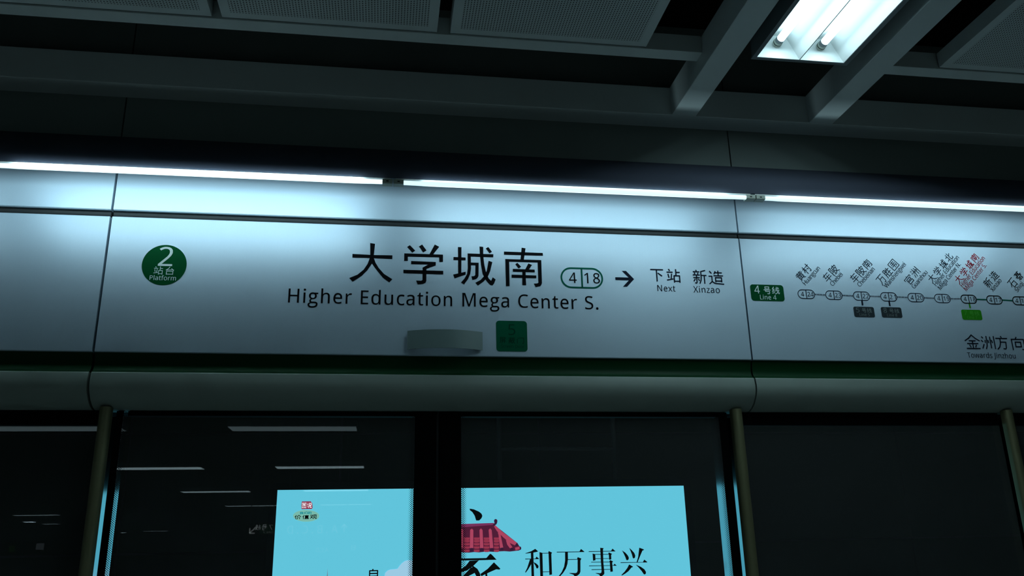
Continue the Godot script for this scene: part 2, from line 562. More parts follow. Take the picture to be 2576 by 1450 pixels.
func build_ceiling() -> void:
	var st := start()
	box(st, Vector3(XL, 3.140, 0.004), Vector3(XR, 3.257, 0.100), 0.0015)
	var t := put("ceiling_beam", st, mats.ceiling_metal, self, "long pale ceiling beam running along the wall above the doors")
	t.set_meta("category", "beam")
	for f in [[1.044, 1.139, "pale crosswise ceiling beam between the perforated panels and the twin tube lamp"], [1.596, 1.693, "pale crosswise ceiling beam on the far side of the twin tube lamp"]]:
		st = start()
		box(st, Vector3(f[0], 3.1405, 0.100), Vector3(f[1], 3.257, 3.6), 0.0015)
		t = put("cross_beam", st, mats.ceiling_metal, self, f[2])
		t.set_meta("category", "beam")
	for r in [[-7.0, 1.044, "thin pale ceiling rail holding up the row of perforated panels"], [1.693, 8.0, "thin pale ceiling rail beyond the twin tube lamp"]]:
		st = start()
		box(st, Vector3(r[0], 3.196, 0.374), Vector3(r[1], 3.262, 0.428), 0.001)
		t = put("ceiling_rail", st, mats.ceiling_metal, self, r[2])
		t.set_meta("category", "rail")
	perforated_panel(-2.62, -1.957, 0.434, 1.9, "perforated ceiling panel two bays from the station name, beside the platform hall")
	perforated_panel(-1.925, -1.262, 0.434, 1.9, "perforated ceiling panel over the blank end of the header")
	perforated_panel(-1.230, -0.563, 0.434, 1.9, "perforated ceiling panel above the round platform badge")
	perforated_panel(-0.532, 0.139, 0.434, 1.9, "perforated ceiling panel in the middle of its row, between two narrow gaps")
	perforated_panel(0.182, 0.843, 0.434, 1.9, "perforated ceiling panel next to the crosswise beam and its wide dark gap")
	perforated_panel(1.926, 2.590, 0.434, 1.9, "perforated ceiling panel beyond the twin tube lamp")
	perforated_panel(2.622, 3.285, 0.434, 1.9, "last perforated ceiling panel above the line map")

# ------------------------------------------------------------------ header over the doors
const FACE_Z := 0.0008
func module(x0: float, x1: float, label: String) -> Node3D:
	var t := thing("door_header", label, "header", "silver headers over the platform screen doors")
	var st := start()
	extrude(st, PackedVector2Array([Vector2(-0.03, 2.713), Vector2(-0.003, 2.713), Vector2(0, 2.716), Vector2(0, 2.936), Vector2(-0.03, 2.936)]), along_x(x0), x1 - x0, 10.0)
	put("upper_panel", st, mats.silver_panel_paint, t, "plain strip of the silver face below the tubes")
	st = start()
	extrude(st, PackedVector2Array([Vector2(-0.03, 2.2225), Vector2(-0.002, 2.2225), Vector2(0, 2.2245), Vector2(0, 2.6870), Vector2(-0.0008, 2.6889), Vector2(-0.0026, 2.6901), Vector2(-0.005, 2.6905), Vector2(-0.03, 2.6905)]), along_x(x0), x1 - x0, 35.0)
	put("face_panel", st, mats.silver_panel_paint, t, "silver sign face")
	st = start()
	extrude(st, PackedVector2Array([Vector2(-0.03, 2.6905), Vector2(-0.016, 2.6905), Vector2(-0.010, 2.696), Vector2(-0.008, 2.702), Vector2(-0.010, 2.708), Vector2(-0.016, 2.713), Vector2(-0.03, 2.713)]), along_x(x0), x1 - x0, 60.0)
	put("gasket", st, mats.rubber, t, "dark rubber strip in the groove")
	st = start()
	extrude(st, PackedVector2Array([Vector2(-0.03, 2.2225), Vector2(-0.008, 2.2225), Vector2(-0.013, 2.205), Vector2(-0.0165, 2.186), Vector2(-0.014, 2.171), Vector2(-0.007, 2.1615), Vector2(0.0, 2.157), Vector2(-0.03, 2.157)]), along_x(x0), x1 - x0, 40.0)
	put("green_channel", st, mats.green_channel, t, "green hollow strip")
	st = start()
	extrude(st, PackedVector2Array([Vector2(-0.03, 2.157), Vector2(0.0, 2.157), Vector2(0.003, 2.1535), Vector2(0.0075, 2.129), Vector2(0.006, 2.112), Vector2(0.0, 2.097), Vector2(-0.0075, 2.087), Vector2(-0.024, 2.0695), Vector2(-0.046, 2.056), Vector2(-0.070, 2.048), Vector2(-0.115, 2.046), Vector2(-0.115, 2.157)]), along_x(x0), x1 - x0, 24.0)
	put("bottom_rail", st, mats.rail_grey, t, "rounded grey rail")
	return t

func rect_px(px: float, py: float, w_px: float, h_px: float, r_px: float) -> PackedVector2Array:
	var m := on_z(px, py, 0)
	var sx := on_z(px + 10, py, 0).x - on_z(px - 10, py, 0).x
	var sy := on_z(px, py - 10, 0).y - on_z(px, py + 10, 0).y
	return rounded_rect(Vector2(m.x, m.y), Vector2(w_px * sx / 20.0, h_px * sy / 20.0), r_px * sx / 20.0)

func build_header() -> void:
	module(SEAM_L - 2.224, SEAM_L - 0.004, "blank silver door header on the badge side of the station name")
	var t := module(SEAM_L + 0.004, SEAM_R - 0.003, "silver door header with the black station name and a green platform badge")
	var z := FACE_Z
	# station name
	var st := start()
	traced(st, "185,438 680,465 785,470 1308,478 1300,580 790,558 680,552 182,542|682,132 820,155 785,470 785,560 735,700 600,900 450,1050 190,1218 95,1115 330,1020 500,880 610,720 670,560 685,470|735,560 785,555 830,680 920,830 1070,1000 1305,1150 1220,1240 1040,1110 900,940 800,810 725,700", Vector2(870, 600), 11.154, 0, z)
	traced(st, "268,245 345,193 497,345 415,405|602,228 692,175 812,340 720,398|1045,175 1170,238 1000,450 895,450|190,422 1275,460 1275,665 1172,665 1168,535 290,512 290,635 185,635|382,638 1073,665 1073,760 810,860 808,1200 785,1250 720,1280 565,1295 520,1185 660,1192 700,1170 705,870 700,825 865,735 380,725|165,883 1283,915 1283,1015 165,978", Vector2(1000, 600), 11.154, 0, z)
	traced(st, "245,245 345,250 340,970 250,990|120,525 460,540 460,618 118,612|110,1018 460,938 460,1020 150,1125|515,425 1240,448 1235,535 605,512 612,850 590,1000 530,1140 420,1295 330,1240 430,1130 500,1000 520,850|610,680 825,688 822,1060 790,1120 740,1150 650,1170 620,1068 700,1062 730,1030 735,760 610,755|850,232 955,242 955,480 985,750 1040,980 1110,1130 1175,1192 1220,1095 1303,1155 1260,1270 1215,1325 1150,1310 1080,1240 1010,1150 940,1010 890,750 862,480|1025,285 1095,245 1200,380 1130,425|1105,630 1210,670 1150,920 1080,1090 960,1220 805,1330 730,1250 880,1170 980,1060 1050,920", Vector2(1130, 600), 11.154, 0, z)
	traced(st, "142,372 1228,412 1238,490 142,460|638,262 748,282 700,605 605,600|178,583 1188,612 1208,1260 1190,1310 1160,1345 1030,1370 980,1272 1075,1268 1108,1245 1085,680 288,655 300,1345 198,1345|460,728 518,688 625,798 552,850|825,705 930,750 835,885 735,880|390,858 1003,880 1008,955 390,938|355,1020 1048,1045 1048,1122 355,1105|655,930 748,940 765,1318 658,1315", Vector2(1255, 600), 11.154, 0, z)
	put("station_name_characters", st, mats.lettering_black, t, "large black Chinese station name")
	st = start()
	latin_px(st, "Higher Education Mega Center S.", 724.3, 761.4, 1505.6, 779.3, 34.0, 0, z)
	put("station_name_english", st, mats.lettering_black, t, "black English station name")
	# platform badge
	st = start()
	var c := on_z(413.5, 667, 0)
	var rx := (on_z(470, 667, 0).x - on_z(357, 667, 0).x) * 0.5
	flat(st, round_outline(Vector2(c.x, c.y), rx, 64), z)
	var badge := put("platform_badge", st, mats.badge_green, t, "round green platform badge")
	st = start()
	latin_px(st, "2", 397.0, 669.4, 433.0, 670.2, 47.7, 0, z + 0.0004)
	character_px(st, "站", 580, 760, 890, 1030, 1.7, 0, z + 0.0004, Vector2(340, 610), 12.607)
	character_px(st, "台", 970, 775, 1240, 1035, 1.7, 0, z + 0.0004, Vector2(340, 610), 12.607)
	latin_px(st, "Platform", 376.1, 704.8, 442.3, 706.4, 11.5, 0, z + 0.0004)
	put("badge_lettering", st, mats.lettering_white, badge, "white platform number and words")
	# line and station number pill
	st = start()
	c = on_z(1463.7, 699.9, 0)
	var half := on_z(1517.1, 700, 0).x - on_z(1410.2, 700, 0).x
	var tall := on_z(1463.7, 673.6, 0).y - on_z(1463.7, 726.1, 0).y
	var one := half / 106.9
	ring(st, Vector2(c.x, c.y), Vector2(half, tall), one * 4.2, z)
	flat_line(st, Vector2(c.x, c.y - tall * 0.5 + one * 2), Vector2(c.x, c.y + tall * 0.5 - one * 2), one * 4.2, z)
	var pill := put("station_number_pill", st, mats.pill_green, t, "green outlined pill with the numbers 4 and 18")
	st = start()
	latin_px(st, "4", 1432.0, 712.3, 1451.2, 712.4, 26, 0, z)
	put("pill_number", st, mats.lettering_black, pill)
	st = start()
	latin_px(st, "18", 1470.5, 713.3, 1509.6, 713.9, 26, 0, z)
	put("pill_number", st, mats.lettering_black, pill)
	st = start()
	traced(st, "1810,405 2225,415 2015,210 2140,210 2392,465 2175,697 2050,697 2230,500 1815,490", Vector2(1400, 665), 12.267, 0, z)
	put("direction_arrow", st, mats.lettering_slate, t, "dark arrow to the next station")
	st = start()
	var o := Vector2(1620, 660)
	character_px(st, "下", 175, 203, 592, 588, 3.3, 0, z, o, 11.709)
	character_px(st, "站", 648, 188, 1078, 612, 3.1, 0, z, o, 11.709)
	latin_px(st, "Next", 1654.2, 733.0, 1699.4, 734.1, 15.4, 0, z)
	put("next_lettering", st, mats.lettering_slate, t, "dark words for the next stop")
	st = start()
	character_px(st, "新", 1422, 213, 1858, 652, 3.0, 0, z, o, 11.709)
	character_px(st, "造", 1893, 233, 2348, 662, 3.0, 0, z, o, 11.709)
	latin_px(st, "Xinzao", 1744.7, 736.4, 1811.3, 737.9, 15.8, 0, z)
	put("next_station_lettering", st, mats.lettering_slate, t, "dark name of the next station")
	# door number sticker
	st = start()
	flat(st, rect_px(1287.4, 846.2, 78, 77, 8), z)
	var sticker := put("door_number_sticker", st, mats.sticker_green, t, "square green door number sticker")
	st = start()
	latin_px(st, "5", 1278.8, 843.0, 1296.5, 843.2, 27, 0, z + 0.0004)
	o = Vector2(1200, 800)
	character_px(st, "屏", 258, 220, 332, 294, 1.8, 0, z + 0.0004, o, 4.53)
	character_px(st, "蔽", 358, 222, 436, 296, 1.8, 0, z + 0.0004, o, 4.53)
	character_px(st, "门", 455, 224, 536, 298, 1.8, 0, z + 0.0004, o, 4.53)
	latin_px(st, "Screen Door", 1260, 875.4, 1319, 876.8, 8, 0, z + 0.0004)
	put("sticker_lettering", st, mats.sticker_dark, sticker, "dull dark door number and words")
	# arched cover of the door lamp
	st = start()
	var a0 := on_z(1024.5, 857, 0.010)
	var a1 := on_z(1214.0, 860, 0.010)
	var top := on_z(1119, 834.5, 0.010).y
	var bottom := on_z(1119, 880.5, 0.010).y
	var arch := PackedVector2Array()
	for i in 25:
		var u := i / 24.0
		arch.append(Vector2(lerpf(a0.x, a1.x, u), 0.010 + 0.030 * (1.0 - pow(2.0 * u - 1.0, 2.0))))
	for i in 25:
		var u := 1.0 - i / 24.0
		arch.append(Vector2(lerpf(a0.x, a1.x, u), 0.0075 + 0.030 * (1.0 - pow(2.0 * u - 1.0, 2.0))))
	extrude(st, arch, along_y(bottom), top - bottom, 30.0)
	var cover := put("door_lamp_cover", st, mats.cover_plastic, t, "bowed grey plastic cover")
	st = start()
	box(st, Vector3(a0.x + 0.01, bottom + 0.004, 0.0), Vector3(a0.x + 0.03, top - 0.004, 0.011))
	put("cover_mount", st, mats.rubber, cover)
	st = start()
	box(st, Vector3(a1.x - 0.03, bottom + 0.004, 0.0), Vector3(a1.x - 0.01, top - 0.004, 0.011))
	put("cover_mount", st, mats.rubber, cover)

	# header with the line map
	t = module(SEAM_R + 0.003, SEAM_R + 2.224, "silver door header with the line map and the green line tag")
	build_line_map(t)

func map_tag(parent: Node3D, px: float, py: float, w: float, h: float, m: Material, letters: Material, number: String, called: String, label: String) -> void:
	var st := start()
	flat(st, rect_px(px, py, w, h, w * 0.085), FACE_Z)
	var tag_part := put(called, st, m, parent, label)
	st = start()
	var k := w / 84.0
	var zz := FACE_Z + 0.0004
	latin_px(st, number, px - 32 * k, py + 1 * k, px - 18.5 * k, py + 1.3 * k, 19 * k, 0, zz)
	character_px(st, "号", px - 10.5 * k, py - 16 * k, px + 9 * k, py + 3.4 * k, 2.0 * k, 0, zz)
	character_px(st, "线", px + 10.5 * k, py - 15.5 * k, px + 31 * k, py + 4.0 * k, 2.0 * k, 0, zz)
	latin_px(st, "Line " + number, px - 18 * k, py + 16.5 * k, px + 23.5 * k, py + 17.5 * k, 11.5 * k, 0, zz)
	put("tag_lettering", st, letters, tag_part)

func build_line_map(t: Node3D) -> void:
	var z := FACE_Z
	var o := Vector2(1860, 580)
	var s := 3.598
	map_tag(t, 1930.2, 737.4, 83.5, 41.0, mats.badge_green, mats.lettering_white, "4", "line_tag", "large green line 4 tag")
	map_tag(t, 2173.6, 785.5, 51.5, 26.2, mats.tag_slate, mats.lettering_faint, "5", "line_tag", "dark line 5 tag under its stop")
	map_tag(t, 2242.6, 786.7, 51.5, 26.2, mats.tag_slate, mats.lettering_faint, "8", "line_tag", "dark line 8 tag under its stop")
	map_tag(t, 2444.3, 792.6, 50.0, 25.4, mats.tag_lime, mats.lime_lettering, "7", "line_tag", "lime green line 7 tag under the current stop")
	# pills and links
	var stops := [[605, 578, "24"], [855, 587, "23"], [1105, 595, "22"], [1351, 602, "21"], [1597, 609, "20"], [1837, 617, "19"], [2075, 623, "18"], [2307, 630, "17"], [2542, 638, "16"]]
	var spots := []
	var wide := 0.0
	for q in stops:
		var p := on_z(o.x + q[0] / s, o.y + q[1] / s, 0)
		spots.append(Vector2(p.x, p.y))
	var one := on_z(2301, 750, 0).x - on_z(2300, 750, 0).x
	wide = 41.5 * one
	var high := 21.5 * one * 1.02
	for i in spots.size():
		var strong: bool = i >= 6
		var p: Vector2 = spots[i]
		var st := start()
		ring(st, p, Vector2(wide, high), one * (2.2 if strong else 1.7), z)
		flat_line(st, p + Vector2(0, -high * 0.46), p + Vector2(0, high * 0.46), one * 1.8, z)
		latin(st, "4", p + Vector2(-13.0 * one, -5.2 * one), p + Vector2(-5.5 * one, -5.2 * one), 10.5 * one, z)
		latin(st, stops[i][2], p + Vector2(2.6 * one, -5.2 * one), p + Vector2(17.5 * one, -5.2 * one), 10.5 * one, z)
		put("stop_pill", st, mats.lettering_black if strong else mats.lettering_slate, t)
		if i == spots.size() - 1:
			break
		var a: Vector2 = p + Vector2(wide * 0.5, 0)
		var b: Vector2 = spots[i + 1] - Vector2(wide * 0.5, 0)
		st = start()
		if strong:
			flat_line(st, a, b, one * 3.2, z)
			put("line_link", st, mats.pill_green, t, "solid green link between two stops")
		else:
			var n := 7
			for k in n:
				var u0 := (k + 0.2) / n
				var u1 := (k + 0.75) / n
				flat_line(st, a.lerp(b, u0), a.lerp(b, u1), one * 3.4, z)
			put("line_link", st, mats.lettering_slate, t, "dotted link between two stops")
	for q in [[1108, 636, 1118, 680, "lettering_slate"], [1354, 642, 1364, 686, "lettering_slate"], [2080, 662, 2088, 704, "tag_lime"]]:
		var st := start()
		var a := on_z(o.x + q[0] / s, o.y + q[1] / s, 0)
		var b := on_z(o.x + q[2] / s, o.y + q[3] / s, 0)
		flat_line(st, Vector2(a.x, a.y), Vector2(a.x, b.y), one * 4.0, z)
		put("transfer_tick", st, mats[q[4]], t)
	# slanting names: characters, first and last centre, then english lines with their first and last baseline points
	var labels := [
		["黄村", 553, 412, 608, 350, "lettering_grey", [["Huangcun", 600, 500, 733, 348]]],
		["车陂", 797, 425, 854, 357, "lettering_grey", [["Chebei", 846, 508, 938, 402]]],
		["车陂南", 1043, 432, 1154, 305, "lettering_grey", [["Chebeinan", 1092, 515, 1228, 356]]],
		["万胜围", 1285, 447, 1394, 312, "lettering_grey", [["Wanshengwei", 1334, 526, 1510, 312]]],
		["官洲", 1535, 447, 1590, 378, "lettering_grey", [["Guanzhou", 1584, 532, 1706, 384]]],
		["大学城北", 1740, 432, 1892, 243, "lettering_grey", [["Higher Education", 1782, 508, 1990, 250], ["Mega Center N.", 1822, 542, 2006, 312]]],
		["大学城南", 1983, 440, 2128, 248, "lettering_red", [["Higher Education", 2022, 518, 2224, 256], ["Mega Center S.", 2056, 552, 2238, 322]]],
		["新造", 2248, 474, 2302, 410, "lettering_black", [["Xinzao", 2296, 560, 2376, 458]]],
		["石碁", 2473, 478, 2524, 412, "lettering_black", [["Shiqi", 2518, 562, 2576, 486]]],
	]
	for q in labels:
		var st := start()
		var text: String = q[0]
		var a3 := on_z(o.x + q[1] / s, o.y + q[2] / s, 0)
		var b3 := on_z(o.x + q[3] / s, o.y + q[4] / s, 0)
		var a := Vector2(a3.x, a3.y)
		var b := Vector2(b3.x, b3.y)
		var along := (b - a).normalized()
		var size := one * (10.2 if text.length() < 4 else 9.3)
		for k in text.length():
			var m := a.lerp(b, float(k) / (text.length() - 1))
			character(st, text[k], m, along * size, Vector2(-along.y, along.x) * size, one * 1.8, z)
		for e in q[6]:
			var a2 := on_z(o.x + e[1] / s, o.y + e[2] / s, 0)
			var b2 := on_z(o.x + e[3] / s, o.y + e[4] / s, 0)
			latin(st, e[0], Vector2(a2.x, a2.y), Vector2(b2.x, b2.y), one * 10.6, z)
		put("stop_name", st, mats[q[5]], t, "red name of the current stop" if q[5] == "lettering_red" else "slanting stop name")
	# direction
	var st := start()
	character_px(st, "金", 2038, 942, 2178, 1075, 2.8, 0, z, o, s)
	character_px(st, "洲", 2185, 952, 2312, 1080, 2.8, 0, z, o, s)
	character_px(st, "方", 2318, 952, 2434, 1082, 2.8, 0, z, o, s)
	character_px(st, "向", 2462, 960, 2580, 1088, 2.8, 0, z, o, s)
	latin_px(st, "Towards Jinzhou", 1860 + 2066 / s, 580 + 1152 / s, 1860 + 2502 / s, 580 + 1160 / s, 12.5, 0, z)
	put("direction_lettering", st, mats.lettering_slate, t, "dark words naming the direction")

# ------------------------------------------------------------------ cove with bare tubes
func build_cove() -> void:
	var st := start()
	extrude(st, PackedVector2Array([Vector2(0.004, 2.986), Vector2(0.060, 2.945), Vector2(0.120, 2.899), Vector2(0.165, 2.861), Vector2(0.181, 2.840), Vector2(0.1865, 2.815), Vector2(0.1865, 2.790), Vector2(0.1835, 2.790), Vector2(0.1835, 2.814), Vector2(0.178, 2.837), Vector2(0.162, 2.857), Vector2(0.117, 2.894), Vector2(0.057, 2.940), Vector2(0.004, 2.979)]), along_x(-6.0), 12.5, 30.0)
	var hood := put("light_hood", st, mats.hood_grey, self, "dark grey sloping hood over the bare tube lights")
	hood.set_meta("category", "light hood")
	var notes := ["tube light over the blank header", "brightest tube light, over the platform badge", "bare tube light over the station name", "tube light over the line map, next to the seam", "tube light at the far end of the line map"]
	for i in COVE.size():
		var l: Array = COVE[i]
		var t := thing("tube_light", notes[i], "tube light", "bare tube lights under the hood")
		var x0: float = l[0]
		var x1: float = l[1]
		st = start()
		box(st, Vector3(x0 - 0.026, 2.7765, 0.156), Vector3(x1 + 0.026, 2.7895, 0.1865), 0.002)
		put("batten", st, mats.lamp_white, t, "slim white batten")
		st = start()
		extrude(st, round_outline(Vector2(0.2, 2.767), 0.0075, 14), along_x(x0), x1 - x0, 40.0)
		put("tube", st, glow("cove_tube_%d" % i, TUBE_TINT, COVE_GLOW * l[2]), t, "glowing white tube")
		for e in [[x0 - 0.033, x0], [x1, x1 + 0.033]]:
			st = start()
			box(st, Vector3(e[0], 2.7595, 0.180), Vector3(e[1], 2.7765, 0.208), 0.002)
			var holder := put("lamp_holder", st, mats.socket_plastic, t)
			st = start()
			var mid: float = (e[0] + e[1]) * 0.5
			box(st, Vector3(mid - 0.004, 2.7655, 0.2078), Vector3(mid + 0.004, 2.7695, 0.2086))
			put("slot", st, mats.socket_slot, holder)
		area(t, Vector3((x0 + x1) * 0.5, 2.766, 0.1915), Vector2(x1 - x0 - 0.13, 0.015), Vector3(0, 0.25, -1), Vector3.UP, TUBE_TINT, COVE_LIGHT * l[2])

# ------------------------------------------------------------------ twin tube lamp in the ceiling
func build_ceiling_light() -> void:
	var t := thing("ceiling_light", "recessed twin tube lamp with white reflectors between two crosswise beams", "ceiling light")
	var x0 := 1.207
	var x1 := 1.522
	var z0 := 0.491
	var z1 := 1.76
	var y := 3.150
	var top := 3.238
	var mid := 1.3605
	var st := start()
	for r in [[x0 - 0.015, z0 - 0.013, x1 + 0.018, z0], [x0 - 0.015, z1, x1 + 0.018, z1 + 0.013], [x0 - 0.015, z0, x0, z1], [x1, z0, x1 + 0.018, z1]]:
		box(st, Vector3(r[0], y - 0.001, r[1]), Vector3(r[2], y + 0.004, r[3]))
	put("trim", st, mats.lamp_edge, t, "grey metal trim")
	st = start()
	box(st, Vector3(x0 - 0.012, y + 0.004, z0 - 0.010), Vector3(x0 - 0.008, top + 0.01, z1 + 0.010))
	box(st, Vector3(x1 + 0.012, y + 0.004, z0 - 0.010), Vector3(x1 + 0.016, top + 0.01, z1 + 0.010))
	box(st, Vector3(x0 - 0.012, top + 0.006, z0 - 0.010), Vector3(x1 + 0.016, top + 0.010, z1 + 0.010))
	box(st, Vector3(x0 - 0.012, y + 0.004, z0 - 0.010), Vector3(x1 + 0.016, top + 0.010, z0 - 0.007))
	box(st, Vector3(x0 - 0.012, y + 0.004, z1 + 0.007), Vector3(x1 + 0.016, top + 0.010, z1 + 0.010))
	put("housing", st, mats.lamp_edge, t)
	# two channels, each with sloping sides, meeting in a ridge
	var spans := [[x0, mid], [mid, x1]]
	for k in 2:
		var a: float = spans[k][0]
		var b: float = spans[k][1]
		var c := (a + b) * 0.5
		var up := 0.036
		st = start()
		extrude(st, PackedVector2Array([Vector2(a, y), Vector2(a + 0.0015, y), Vector2(c - up, top), Vector2(c + up, top), Vector2(b - 0.0015, y), Vector2(b, y), Vector2(c + up + 0.001, top + 0.002), Vector2(c - up - 0.001, top + 0.002)]), along_z(z0), z1 - z0, 5.0)
		put("reflector", st, mats.lamp_white, t, "white folded reflector")
		for e in [z0, z1 - 0.002]:
			st = start()
			extrude(st, PackedVector2Array([Vector2(a, y), Vector2(b, y), Vector2(c + up, top), Vector2(c - up, top)]), along_z(e), 0.002, 5.0)
			put("end_plate", st, mats.lamp_white, t)
		var ty := 3.205
		st = start()
		extrude(st, round_outline(Vector2(c, ty), 0.013, 18), along_z(z0 + 0.036), z1 - z0 - 0.072, 40.0)
		put("tube", st, glow("ceiling_tube_%d" % k, TUBE_TINT, CEILING_GLOW), t, "glowing white tube")
		for e in [z0 + 0.002, z1 - 0.036]:
			st = start()
			extrude(st, round_outline(Vector2(c, ty), 0.0150, 16), along_z(e), 0.020, 40.0)
			var holder := put("lamp_holder", st, mats.socket_plastic, t)
			st = start()
			extrude(st, round_outline(Vector2(c, ty), 0.0142, 16), along_z(e + (0.020 if e < 1.0 else 0.0)), 0.014, 40.0)
			put("end_cap", st, mats.lamp_edge, holder)
			st = start()
			extrude(st, round_outline(Vector2(c, ty), 0.0156, 16), along_z(e + 0.009), 0.003, 40.0)
			put("socket_ring", st, mats.socket_slot, holder)
		area(t, Vector3(c, ty - 0.0135, (z0 + z1) * 0.5), Vector2(0.024, z1 - z0 - 0.08), Vector3.DOWN, Vector3.BACK, TUBE_TINT, CEILING_LIGHT)

	# the same lamps, turned along the platform, in the row over the camera
	var notes := ["twin tube lamp over the platform, beyond the blank header", "twin tube lamp over the platform, before the platform badge", "twin tube lamp over the platform, before the station name", "twin tube lamp over the platform, before the line map"]
	for i in 4:
		var copy: Node3D = t.duplicate()
		copy.name = numbered("ceiling_light")
		copy.set_meta("label", notes[i])
		copy.set_meta("group", "twin tube lamps over the platform")
		add_child(copy)
		for l in copy.get_children():
			if l is AreaLight3D:
				l.light_energy = CEILING_LIGHT * 1.5
		var turn := Basis(Vector3.UP, PI * 0.5)
		var here := Vector3((x0 + x1) * 0.5, 0, (z0 + z1) * 0.5)
		copy.transform = Transform3D(turn, Vector3(-3.96 + 2.84 * i, 0.0, 4.3) - turn * here)

# ------------------------------------------------------------------ doors
const GLASS_Z := -0.081
func frit(parent: Node3D, edge: float, inward: float, y0: float, y1: float) -> void:
	var disc := start()
	var o := round_outline(Vector2.ZERO, 1.0, 8)
	flat(disc, o, 0.0)
	var mesh := disc.commit()
	mesh.surface_set_material(0, mats.frit_black)
	var places: Array[Transform3D] = []
	var radii := [0.0019, 0.0019, 0.0017, 0.0012, 0.0007]
	for col in 5:
		var y := y0 + (0.0033 if col % 2 else 0.0)
		while y < y1:
			var r: float = radii[col]
			places.append(Transform3D(Basis().scaled(Vector3(r, r, 1)), Vector3(edge + inward * (0.0022 + 0.0037 * col), y, GLASS_Z + 0.0006)))
			y += 0.0066
	var mm := MultiMesh.new()
	mm.transform_format = MultiMesh.TRANSFORM_3D
	mm.mesh = mesh
	mm.instance_count = places.size()
	for i in places.size():
		mm.set_instance_transform(i, places[i])
	var node := MultiMeshInstance3D.new()
	node.name = "printed_dots"
	node.multimesh = mm
	node.set_meta("kind", "stuff")
	parent.add_child(node, true)

func pane(parent: Node3D, x0: float, x1: float, y0: float, y1: float) -> void:
	var st := start()
	var z := GLASS_Z
	quad(st, Vector3(x0, y0, z), Vector3(x1, y0, z), Vector3(x1, y1, z), Vector3(x0, y1, z), Vector3(0, 0, 1))
	put("glass", st, mats.door_glass, parent, "clear door glass")

func door_leaf(outer: float, inner: float, stile_w: float, label: String) -> void:
	# outer = jamb side, inner = meeting side
	var t := thing("sliding_door", label, "door", "sliding platform screen door leaves")
	var s := signf(inner - outer)
	var y1 := 2.045
	var st := start()
	var a := outer
	var b := outer + s * stile_w
	box(st, Vector3(minf(a, b), 0.02, GLASS_Z - 0.046), Vector3(maxf(a, b), y1, GLASS_Z + 0.001), 0.001)
	var stile := put("jamb_stile", st, mats.frame_black, t, "black door stile")
	st = start()
	box(st, Vector3(minf(b, b + s * 0.001), 0.02, GLASS_Z - 0.046), Vector3(maxf(b, b + s * 0.001), y1, GLASS_Z - 0.002))
	put("stile_lining", st, mats.steel_polished, stile, "polished steel lining")
	st = start()
	a = inner
	b = inner - s * 0.074
	box(st, Vector3(minf(a, b), 0.02, GLASS_Z - 0.040), Vector3(maxf(a, b), y1, GLASS_Z + 0.002), 0.002)
	put("meeting_stile", st, mats.frame_black, t, "black meeting stile")
	st = start()
	a = inner
	b = inner + s * 0.0045
	box(st, Vector3(minf(a, b), 0.02, GLASS_Z - 0.036), Vector3(maxf(a, b), y1, GLASS_Z - 0.004))
	put("rubber_seal", st, mats.rubber, t)
	st = start()
	var lo := minf(outer, inner) + 0.0355
	var hi := maxf(outer, inner) - 0.0355
	box(st, Vector3(lo, 0.02, GLASS_Z - 0.035), Vector3(hi, 0.12, GLASS_Z + 0.001))
	put("bottom_rail", st, mats.frame_black, t)
	st = start()
	box(st, Vector3(lo, 2.030, GLASS_Z - 0.035), Vector3(hi, y1, GLASS_Z + 0.001))
	put("top_rail", st, mats.frame_black, t)
	pane(t, minf(outer + s * (stile_w - 0.001), inner - s * 0.074), maxf(outer + s * (stile_w - 0.001), inner - s * 0.074), 0.12, 2.03)
	frit(t, outer + s * stile_w, s, 1.0, 2.03)
	frit(t, inner - s * 0.074, -s, 1.0, 2.03)

func post(x0: float, x1: float, lining: float, label: String) -> void:
	var t := thing("door_post", label, "post", "steel posts beside the doors")
	var st := start()
	var w := (x1 - x0) * 0.5
	var o := PackedVector2Array()
	for i in 13:
		var a := PI * i / 12.0
		o.append(Vector2((x0 + x1) * 0.5 + cos(a) * w, -0.046 + sin(a) * w * 0.9))
	o.append(Vector2(x0, -0.064))
	o.append(Vector2(x1, -0.064))
	extrude(st, o, along_y(0.0), 2.052, 40.0)
	put("shaft", st, mats.steel_post, t, "rounded steel shaft")
	if lining != 0.0:
		st = start()
		var x := (x0 if lining > 0.0 else x1) + lining * 0.0045
		box(st, Vector3(minf(x, x - lining * 0.0045), 0.02, -0.330), Vector3(maxf(x, x - lining * 0.0045), 2.045, -0.064))
		put("jamb_lining", st, mats.steel_polished, t, "polished steel jamb lining")

func fixed_screen(x0: float, x1: float, label: String) -> void:
	var t := thing("fixed_screen", label, "glass screen", "fixed glass screens beside the doors")
	var st := start()
	box(st, Vector3(x0, 0.0, GLASS_Z - 0.03), Vector3(x1, 0.1, GLASS_Z + 0.002))
	put("bottom_rail", st, mats.frame_black, t)
	st = start()
	box(st, Vector3(x0, 2.0, GLASS_Z - 0.03), Vector3(x1, 2.045, GLASS_Z + 0.002))
	put("top_rail", st, mats.frame_black, t)
	pane(t, x0, x1, 0.1, 2.0)

